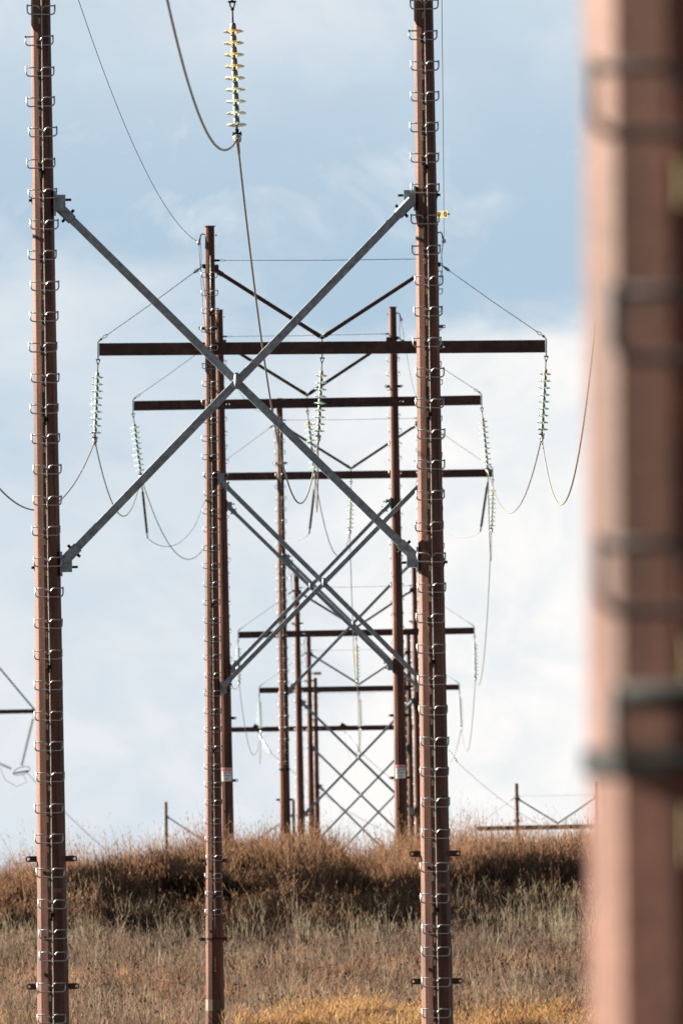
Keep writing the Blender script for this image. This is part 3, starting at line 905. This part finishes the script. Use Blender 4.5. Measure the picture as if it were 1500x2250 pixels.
# shield wires
def shield_pt(i, s):
    f = F[i]
    z = f['length'] - 0.33
    return wpt(f, s * (f['hx'] + f['rad'](z) * COS15 + 0.13), -0.02, z)
def shield_hw(i, s):
    f = F[i]
    z = f['length'] - 0.33
    mb = MB()
    x0 = s * (f['hx'] + f['rad'](z) * COS15)
    mb.tube([(x0 - s * 0.02, 0, z + 0.16), (x0 + s * 0.05, 0, z + 0.18), (x0 + s * 0.09, 0, z + 0.15), (x0 + s * 0.10, 0, z + 0.09)], 0.014, 6, 0)
    mb.tube([(x0 + s * 0.10, 0, z + 0.09), (x0 + s * 0.12, 0, z + 0.02)], 0.02, 6, 0)
    M = Matrix.Translation((x0 + s * 0.13, 0, z - 0.01)) @ Matrix.Rotation(R(90), 4, 'X')
    mb.lathe([(0.02, -0.07), (0.045, -0.04), (0.048, 0.0), (0.045, 0.04), (0.02, 0.07)], 10, 1, (0, 0, 0), True, M)
    # earth lead down to the guy bracket
    mb.tube([(x0 + s * 0.10, 0, z - 0.03), (x0 + s * 0.075, -0.02, z - 0.28), (x0 + s * 0.10, 0, z - 0.52), (x0 + s * 0.05, -0.03, z - 0.75), (x0 - s * 0.01, -0.05, z - 1.2)], 0.006, 5, 0)
    mb.tube([(x0 - s * 0.02 - s * 2 * f['rad'](z) * COS15, 0, z + 0.15), (x0 - s * 0.05 - s * 2 * f['rad'](z) * COS15, 0, z + 0.15)], 0.016, 6, 0)
    mb.build('shield_wire_clamp', [STEEL, ALUB], f['root'])
for i in range(2, 7):
    for s in (-1, 1): shield_hw(i, s)
SS = {1: 1.05, 2: 1.1, 3: 0.9, 4: 1.0, 5: 1.0, 6: 0.6}
for i in range(1, 7):
    for s in (-1, 1):
        wire('shield_wire', f'thin {"left" if s < 0 else "right"} shield wire between the {ORD[i]} and {ORD[i + 1]} pole tops',
             shield_pt(i, s), shield_pt(i + 1, s), sag=SS[i], rad=0.0062, mat=THIN, group='thin shield wires along the pole tops')
# black ribbed posts hanging off the third frame's clamps, with their thin leads
def ribbed(label, p0, p1, d, lead, lead_label):
    a = at(*p0, d); b = at(*p1, d)
    root = empty('ribbed_insulator', a)
    u = (b - a); Ls = u.length
    root.rotation_mode = 'QUATERNION'; root.rotation_quaternion = u.to_track_quat('Z', 'X')
    tag(root, label, 'insulator', 'black ribbed insulators of the third frame')
    mb = MB()
    prof = [(0.02, 0.14)]
    n = 34
    for k in range(n):
        z = 0.16 + (Ls - 0.30) * k / n
        dz = (Ls - 0.30) / n
        prof += [(0.026, z), (0.055, z + dz * 0.45), (0.026, z + dz * 0.6)]
    prof += [(0.02, Ls - 0.12)]
    mb.lathe(prof, 10)
    mb.build('ribbed_body', [POLY], root)
    mb = MB()
    mb.tube([(0, 0, 0), (0, 0, 0.16)], 0.018, 6); mb.tube([(0, 0, Ls - 0.13), (0, 0, Ls)], 0.018, 6)
    mb.build('end_fitting', [STEEL], root)
    pts = [at(x, y, d + dd) for x, y, dd in lead]
    # smooth the lead with Catmull-Rom
    sm = []
    for k in range(len(pts) - 1):
        q = [pts[max(0, k - 1)], pts[k], pts[k + 1], pts[min(len(pts) - 1, k + 2)]]
        for i in range(6):
            t = i / 6
            sm.append(0.5 * ((2 * q[1]) + (q[2] - q[0]) * t + (2 * q[0] - 5 * q[1] + 4 * q[2] - q[3]) * t * t + (3 * q[1] - q[0] - 3 * q[2] + q[3]) * t ** 3))
    sm.append(pts[-1])
    mb = MB(); mb.tube(sm, 0.010, 5)
    o = mb.build('lead_wire', [THIN])
    tag(o, lead_label, 'wire', 'thin leads of the ribbed insulators')
d3 = F[3]['d']
ribbed('black ribbed insulator under the third frame\'s left string', (312, 1068), (324, 1182), d3, [(324, 1182, 0), (340, 1194, 8), (365, 1201, 20), (395, 1192, 35), (425, 1160, 50), (447, 1108, 62), (468, 1060, 70)], 'thin lead curving up right from the left ribbed insulator')
ribbed('black ribbed insulator under the third frame\'s middle string', (692, 1062), (679, 1173), d3, [(679, 1173, 0), (668, 1182, 10), (650, 1188, 25), (630, 1189, 45), (614, 1186, 70)], 'thin lead curving left from the middle ribbed insulator')
ribbed('black ribbed insulator under the third frame\'s right string', (1071, 1058), (1055, 1168), d3, [(1055, 1168, 0), (1043, 1176, 8), (1020, 1181, 20), (995, 1177, 40), (975, 1167, 55), (945, 1140, 70)], 'thin lead curving left from the right ribbed insulator')

# ------------------------------------------------------------------ signs
def text_mesh(body, size, name, mat, depth=0.001):
    cu = bpy.data.curves.new(name, 'FONT')
    cu.body = body; cu.size = size; cu.align_x = 'CENTER'; cu.align_y = 'CENTER'; cu.extrude = depth; cu.offset = size * 0.012
    tmp = bpy.data.objects.new('tmp', cu)
    COL.objects.link(tmp)
    dg = bpy.context.evaluated_depsgraph_get()
    me = bpy.data.meshes.new_from_object(tmp.evaluated_get(dg))
    me.name = name
    me.materials.clear(); me.materials.append(mat)
    bpy.data.objects.remove(tmp)
    return me
def number_plate(px, py, d, tile, digits, label, arm_to=None):
    c = at(px, py, d)
    root = empty('number_plate', c, Euler((0, 0, R(-38))))
    tag(root, label, 'number plate', 'yellow number plates on the poles')
    n = len(digits)
    for k, ch in enumerate(digits):
        x = (k - (n - 1) / 2) * tile * 1.07
        mb = MB()
        mb.box((x, 0, 0), (tile, 0.006, tile * 0.98))
        t = mb.build('number_tile', YEL, root)
        if ch != ' ':
            link('digit', text_mesh(ch, tile * 1.05, 'digit', BLK), t, (x, -0.005, 0), (R(90), 0, 0))
    mb = MB()
    mb.box((-tile * 0.4, 0.012, 0), (tile * (n + 1.2), 0.012, 0.02))
    mb.build('plate_strap', STEEL, root)
number_plate(970.5, 470.5, F[1]['d'] + 0.25, 0.09, '90', 'small yellow plate with black digits 90 beside the near right pole')
number_plate(697, 1480, F[6]['d'] - 0.2, 0.14, '   ', 'tiny faded yellow plate beside the sixth frame\'s left pole')
def warning_sign(s, label):
    f = F[3]
    z = f['length'] - 12.66 + 0.14
    r = f['rad'](z) * COS15
    p = wpt(f, s * f['hx'] + 0.005, -r, z)
    root = empty('warning_sign', p, f['root'].rotation_euler.copy())
    tag(root, label, 'sign', 'danger signs on the third frame')
    # a thin plate bent round the front of the pole: three panels following its facets
    W, H = 0.27, 0.36
    def bent(mb, x0, x1, z0, z1, lift, mi=0):
        n = 8
        vs = []
        for k in range(n + 1):
            x = x0 + (x1 - x0) * k / n
            yb = -0.012 - lift + 1.15 * max(0, abs(x) - 0.045) ** 1.35
            vs += [(x, yb, z0), (x, yb, z1), (x, yb + 0.003, z0), (x, yb + 0.003, z1)]
        fs = []
        for k in range(n):
            a = 4 * k; b_ = a + 4
            fs += [(a, b_, b_ + 1, a + 1), (b_ + 2, a + 2, a + 3, b_ + 3), (a + 1, b_ + 1, b_ + 3, a + 3), (b_, a, a + 2, b_ + 2)]
        mb.add(vs, fs, mi)
    mb = MB(); bent(mb, -W / 2, W / 2, -H / 2, H / 2, 0.0); mb.build('plate', WHT, root)
    mb = MB(); bent(mb, -W / 2 + 0.012, W / 2 - 0.012, H / 2 - 0.085, H / 2 - 0.015, 0.003)
    hd = mb.build('red_header', RED, root)
    link('header_text', text_mesh('DANGER', 0.05, 'header_text', WHT), hd, (0, -0.0185, H / 2 - 0.05), (R(90), 0, 0))
    mb = MB()
    for k, (a, b_, zz, hh) in enumerate(((-0.11, 0.03, 0.055, 0.012), (-0.11, 0.02, 0.025, 0.012), (-0.11, 0.10, -0.03, 0.022), (-0.08, 0.06, -0.10, 0.012), (-0.08, 0.04, -0.135, 0.010), (0.06, 0.10, 0.05, 0.05))):
        bent(mb, a, b_, zz - hh / 2, zz + hh / 2, 0.003)
    mb.build('print', GRY, root)
warning_sign(-1, 'red and white warning sign on the third frame\'s left pole')
warning_sign(1, 'red and white warning sign on the third frame\'s right pole')

# ------------------------------------------------------------------ dry grass and brush
def veg_material(name, stops, patch, trans=0.35):
    m = bpy.data.materials.new(name); m.use_nodes = True
    nt = m.node_tree; N, L = nt.nodes, nt.links
    N.clear()
    out = N.new('ShaderNodeOutputMaterial')
    at_ = N.new('ShaderNodeAttribute'); at_.attribute_name = 'tint'
    geo = N.new('ShaderNodeNewGeometry')
    mx = N.new('ShaderNodeMath'); mx.operation = 'MULTIPLY_ADD'; mx.inputs[1].default_value = 0.45
    L.new(geo.outputs['Random Per Island'], mx.inputs[0])
    ml = N.new('ShaderNodeMath'); ml.operation = 'MULTIPLY'; ml.inputs[1].default_value = 0.55
    L.new(at_.outputs['Fac'], ml.inputs[0]); L.new(ml.outputs[0], mx.inputs[2])
    r = ramp(nt, stops)
    L.new(mx.outputs[0], r.inputs[0])
    d = N.new('ShaderNodeBsdfDiffuse'); t = N.new('ShaderNodeBsdfTranslucent')
    L.new(r.outputs[0], d.inputs[0]); L.new(r.outputs[0], t.inputs[0])
    mix = N.new('ShaderNodeMixShader'); mix.inputs[0].default_value = trans
    L.new(d.outputs[0], mix.inputs[1]); L.new(t.outputs[0], mix.inputs[2])
    L.new(mix.outputs[0], out.inputs['Surface'])
    return m
M_FIELD = veg_material('field_grass', [(0, (0.042, 0.029, 0.024)), (0.4, (0.098, 0.067, 0.053)), (0.75, (0.164, 0.114, 0.088)), (1, (0.275, 0.207, 0.162))], 0)
M_STEM = veg_material('brush_stem', [(0, (0.008, 0.006, 0.006)), (0.5, (0.017, 0.012, 0.010)), (1, (0.042, 0.027, 0.020))], 0, 0.15)  # woody brown taken near black; shade of the bank's face included
M_PLUME = veg_material('brush_plume', [(0, (0.090, 0.045, 0.029)), (0.5, (0.165, 0.090, 0.057)), (1, (0.265, 0.168, 0.112))], 0, 0.5)
M_GOLD = veg_material('golden_grass', [(0, (0.13, 0.066, 0.030)), (0.5, (0.26, 0.148, 0.070)), (1, (0.38, 0.25, 0.14))], 0, 0.45)
M_STALK = veg_material('pale_stalk', [(0, (0.144, 0.112, 0.080)), (1, (0.256, 0.216, 0.160))], 0, 0.3)
M_SEED = veg_material('seed_head', [(0.0, (0.023, 0.014, 0.010)), (1.0, (0.065, 0.035, 0.025))], 0, 0.1)

class Veg:
    """collects thin blades as strips: 5 verts, one quad and one triangle each"""
    def __init__(s): s.P = []; s.T = []; s.M = []
    def blades(s, base, h, lean, az, w, tint, mat, curl=0.35):
        n = len(base)
        yaw = RNG.uniform(0, math.pi, n)
        wx = np.cos(yaw) * w / 2; wy = np.sin(yaw) * w / 2
        dx = np.cos(az); dy = np.sin(az)
        def p(frac, wf, sgn):
            bend = lean * (frac * (1 - curl) + curl * frac * frac)
            return np.stack([base[:, 0] + dx * bend * h + sgn * wx * wf, base[:, 1] + dy * bend * h + sgn * wy * wf,
                             base[:, 2] + h * frac * np.sqrt(np.clip(1 - (lean * 0.6 * frac) ** 2, 0.1, 1))], 1)
        q = np.stack([p(0, 1, -1), p(0, 1, 1), p(0.6, 0.8, -1), p(0.6, 0.8, 1), p(1.0, 0, 0)], 1)
        s.P.append(q.reshape(-1, 3)); s.T.append(np.repeat(tint, 5)); s.M.append(np.repeat(np.full(n, mat), 2))
        return p
    def build(s, name, mats, label, cat):
        P = np.concatenate(s.P); T = np.concatenate(s.T).astype(np.float32); Mi = np.concatenate(s.M).astype(np.int32)
        n = len(P) // 5
        b = np.arange(n) * 5
        loops = np.stack([b, b + 1, b + 3, b + 2, b + 2, b + 3, b + 4], 1).ravel().astype(np.int32)
        ls = np.stack([np.arange(n) * 7, np.arange(n) * 7 + 4], 1).ravel().astype(np.int32)
        me = bpy.data.meshes.new(name)
        me.vertices.add(len(P)); me.vertices.foreach_set('co', P.astype(np.float32).ravel())
        me.loops.add(len(loops)); me.loops.foreach_set('vertex_index', loops)
        me.polygons.add(2 * n); me.polygons.foreach_set('loop_start', ls)
        for m in mats: me.materials.append(m)
        me.polygons.foreach_set('material_index', Mi)
        a = me.attributes.new('tint', 'FLOAT', 'POINT'); a.data.foreach_set('value', T)
        me.update(calc_edges=True); me.validate()
        o = link(name, me)
        tag(o, label, cat, None, 'stuff')
        return n
def scatter(n, x0, x1, y0, y1, dens=None):
    x = RNG.uniform(x0, x1, n); y = RNG.uniform(y0, y1, n)
    if dens is not None:
        k = RNG.uniform(0, 1, n) < dens(x, y)
        x, y = x[k], y[k]
    fx, fy = FOOT
    k = ~((np.abs(x - fx) < 0.42) & (y < fy + 0.3) & (y > fy - 14))     # trodden strip before the second frame's foot
    x, y = x[k], y[k]
    return np.stack([x, y, ground(x, y) - 0.02], 1)
def tufts(v, centres, per, spread, h, lean, az_bias, w, mat, tint_of, hf=1.0):
    n = len(centres)
    per_t = RNG.integers(per[0], per[1] + 1, n)
    idx = np.repeat(np.arange(n), per_t)
    b = centres[idx].copy()
    b[:, 0] += RNG.normal(0, spread, len(idx)); b[:, 1] += RNG.normal(0, spread, len(idx))
    hh = ((RNG.uniform(h[0], h[1], n) * hf)[idx]) * RNG.uniform(0.6, 1.1, len(idx))
    ln = np.abs(RNG.normal(lean[0], lean[1], len(idx)))
    az = RNG.uniform(0, 2 * math.pi, len(idx))
    k = RNG.uniform(0, 1, len(idx)) < az_bias[1]
    az = np.where(k, az_bias[0] + RNG.normal(0, 0.7, len(idx)), az)
    t = np.clip(tint_of(b[:, 0], b[:, 1]) + RNG.normal(0, 0.12, n)[idx], 0, 1)
    v.blades(b, hh, ln, az, RNG.uniform(w[0], w[1], len(idx)), t, mat)
    return b, hh, ln, az, t
def feather(v, b, hh, ln, az, t, k, mat, length, w, f0=0.35):
    """short side twigs along the upper part of each blade"""
    n = len(b)
    for _ in range(k):
        fr = RNG.uniform(f0, 1.0, n)
        bend = ln * (fr * 0.65 + 0.35 * fr * fr)
        p = np.stack([b[:, 0] + np.cos(az) * bend * hh, b[:, 1] + np.sin(az) * bend * hh, b[:, 2] + hh * fr * np.sqrt(np.clip(1 - (ln * 0.6 * fr) ** 2, 0.1, 1))], 1)
        L_ = RNG.uniform(length[0], length[1], n) * (1.25 - fr * 0.6)
        v.blades(p, L_, np.abs(RNG.normal(0.75, 0.3, n)), RNG.uniform(0, 2 * math.pi, n), RNG.uniform(w[0], w[1], n), t, mat)

X0, X1 = -15.0, 15.0
_f = wpt(F[2], -F[2]['hx'], 0, 0)
FOOT = (_f.x, _f.y)
def patchy(s, seed, lo=0.0, hi=1.0):
    return lambda x, y: lo + (hi - lo) * hash_noise(x, y, s, seed)
def vary(c, s, seed, lo, hi):
    """height factor per tuft from smooth noise, so plants of a kind grow in stands"""
    return lo + (hi - lo) * np.clip(hash_noise(c[:, 0], c[:, 1], s, seed) * 1.5 - 0.25, 0, 1)
# field between the second frame and the bank
v = Veg()
c = scatter(10500, X0, X1, 228, 290)
tint = lambda x, y: 0.6 * hash_noise(x, y, 4.0, 21) + 0.4 * hash_noise(x, y, 1.1, 22)
tufts(v, c, (11, 18), 0.13, (0.28, 0.6), (0.4, 0.35), (2.4, 0.4), (0.010, 0.020), 0, tint, vary(c, 1.5, 61, 0.55, 1.25))
c = scatter(3800, X0, X1, 230, 291)
b, hh, ln, az, t = tufts(v, c, (3, 7), 0.09, (0.45, 0.85), (0.3, 0.25), (2.6, 0.35), (0.010, 0.016), 0, lambda x, y: tint(x, y) + 0.2, vary(c, 1.3, 62, 0.6, 1.2))
feather(v, b, hh, ln, az, t, 3, 0, (0.08, 0.2), (0.008, 0.014), 0.35)
# dark woody weeds in stands
c = scatter(2600, X0, X1, 229, 288, lambda x, y: np.clip(hash_noise(x, y, 2.4, 63) * 2.2 - 0.75, 0, 1))
b, hh, ln, az, t = tufts(v, c, (4, 8), 0.12, (0.4, 0.8), (0.35, 0.25), (2.6, 0.3), (0.008, 0.014), 3, patchy(2, 64))
feather(v, b, hh, ln, az, t, 4, 3, (0.08, 0.22), (0.007, 0.012), 0.25)
# russet stands in the nearer field
c = scatter(2600, X0, X1, 229, 272, lambda x, y: np.clip(hash_noise(x, y, 2.4, 65) * 2.4 - 0.85, 0, 1))
b, hh, ln, az, t = tufts(v, c, (6, 10), 0.12, (0.4, 0.75), (0.35, 0.25), (0.6, 0.3), (0.008, 0.014), 4, patchy(2, 66))
feather(v, b, hh, ln, az, t, 4, 4, (0.07, 0.16), (0.008, 0.014), 0.4)
# pale tall stalks, thick along the foot of the bank
c = np.concatenate([scatter(420, X0, X1, 232, 280), scatter(1500, X0, X1, 279, 290.5, lambda x, y: np.clip(hash_noise(x, y, 1.8, 67) * 2.4 - 0.9, 0.03, 1))])
b, hh, ln, az, t = tufts(v, c, (2, 5), 0.10, (0.6, 1.2), (0.28, 0.22), (2.6, 0.3), (0.010, 0.017), 1, patchy(3, 31))
feather(v, b, hh, ln, az, t, 3, 1, (0.08, 0.25), (0.008, 0.014), 0.4)
c = scatter(1700, X0, X1, 232, 290)
b, hh, ln, az, t = tufts(v, c, (1, 3), 0.06, (0.4, 0.8), (0.25, 0.15), (2.6, 0.3), (0.008, 0.012), 2, patchy(3, 32))
feather(v, b, hh, ln, az, t, 3, 2, (0.03, 0.06), (0.03, 0.05), 0.85)
nf = v.build('field_grass', [M_FIELD, M_STALK, M_SEED, M_STEM, M_PLUME], 'dry grey-brown grass and weeds covering the field below the bank', 'grass')
# brush on the bank and along its crest: twiggy bushes darkened for the bank's shade, russet feathery ones among them, loose at the foot
v = Veg()
foot = lambda x, y: np.clip((y - 283.5 - 2.5 * hash_noise(x, y * 0, 1.9, 70)) / 4.0, 0, 1) ** 1.5
c = np.concatenate([scatter(7000, X0, X1, 283.5, 303, lambda x, y: foot(x, y) * (0.2 + 0.8 * hash_noise(x, y, 1.2, 41))),
                    scatter(6500, X0, X1, 286, 295, lambda x, y: foot(x, y) * np.clip(hash_noise(x, y, 1.8, 50) * 2.2 - 0.5, 0, 1))])
b, hh, ln, az, t = tufts(v, c, (10, 16), 0.17, (0.45, 1.0), (0.3, 0.25), (2.7, 0.35), (0.010, 0.020), 0, patchy(1.6, 42), vary(c, 1.2, 48, 0.55, 1.35))
k = RNG.uniform(0, 1, len(b)) < 0.75
feather(v, b[k], hh[k] * 0.95, ln[k], az[k], t[k], 4, 0, (0.12, 0.28), (0.008, 0.014), 0.25)
rus = np.clip(hash_noise(b[:, 0], b[:, 1], 1.3, 46) * 2.4 - 1.7 + np.clip((b[:, 1] - 292.5) / 5.0, 0, 1.3) + np.clip((-b[:, 0] - 5.5) / 3.0, 0, 0.8), 0.01, 1)  # russet weighted to crest and left, painting those parts as sunlit
k = RNG.uniform(0, 1, len(b)) < rus
feather(v, b[k], hh[k] * 1.05, ln[k], az[k], t[k], 6, 1, (0.10, 0.22), (0.008, 0.015), 0.45)
# russet bushes standing in clumps, tallest on the crest
c = np.concatenate([scatter(6500, X0, X1, 293.5, 304, lambda x, y: np.clip(hash_noise(x, y, 1.3, 47) * 2.0 - 0.5, 0.03, 1)),
                    scatter(2600, X0, X1, 284, 294, lambda x, y: np.clip(hash_noise(x, y, 1.5, 71) * 2.8 - 2.1 + np.clip((-x - 5.5) / 3.0, 0, 0.7), 0, 1))])
b, hh, ln, az, t = tufts(v, c, (4, 8), 0.12, (0.55, 1.5), (0.36, 0.27), (2.9, 0.45), (0.007, 0.012), 1, patchy(1.2, 43), vary(c, 0.9, 49, 0.35, 1.4))
feather(v, b, hh, ln, az, t, 6, 1, (0.07, 0.17), (0.006, 0.012), 0.45)
# a few long bare stems that stand out against the sky
c = scatter(620, X0, X1, 294.5, 303)
b, hh, ln, az, t = tufts(v, c, (1, 3), 0.10, (1.1, 1.6), (0.25, 0.2), (2.9, 0.3), (0.008, 0.012), 1, patchy(1.2, 73))
feather(v, b, hh, ln, az, t, 6, 1, (0.06, 0.16), (0.006, 0.010), 0.55)
nb = v.build('bank_brush', [M_STEM, M_PLUME], 'dark brown brush with russet feathery tips on the bank', 'brush')
# golden grass closest at the bottom edge
v = Veg()
c = scatter(3600, -9.0, 8.0, 229, 238.5, lambda x, y: np.clip((x + 2.6) / 1.8, 0.03, 1) * np.clip(hash_noise(x, y, 1.0, 51) * 2.0 - 0.5, 0.04, 1))
b, hh, ln, az, t = tufts(v, c, (8, 14), 0.10, (0.35, 0.72), (0.45, 0.3), (0.6, 0.45), (0.010, 0.018), 0, patchy(1.2, 52), vary(c, 0.8, 53, 0.5, 1.2))
feather(v, b, hh, ln, az, t, 5, 0, (0.08, 0.18), (0.010, 0.018), 0.4)
ng = v.build('golden_grass', [M_GOLD], 'bright orange-gold feathery grass along the bottom edge', 'grass')
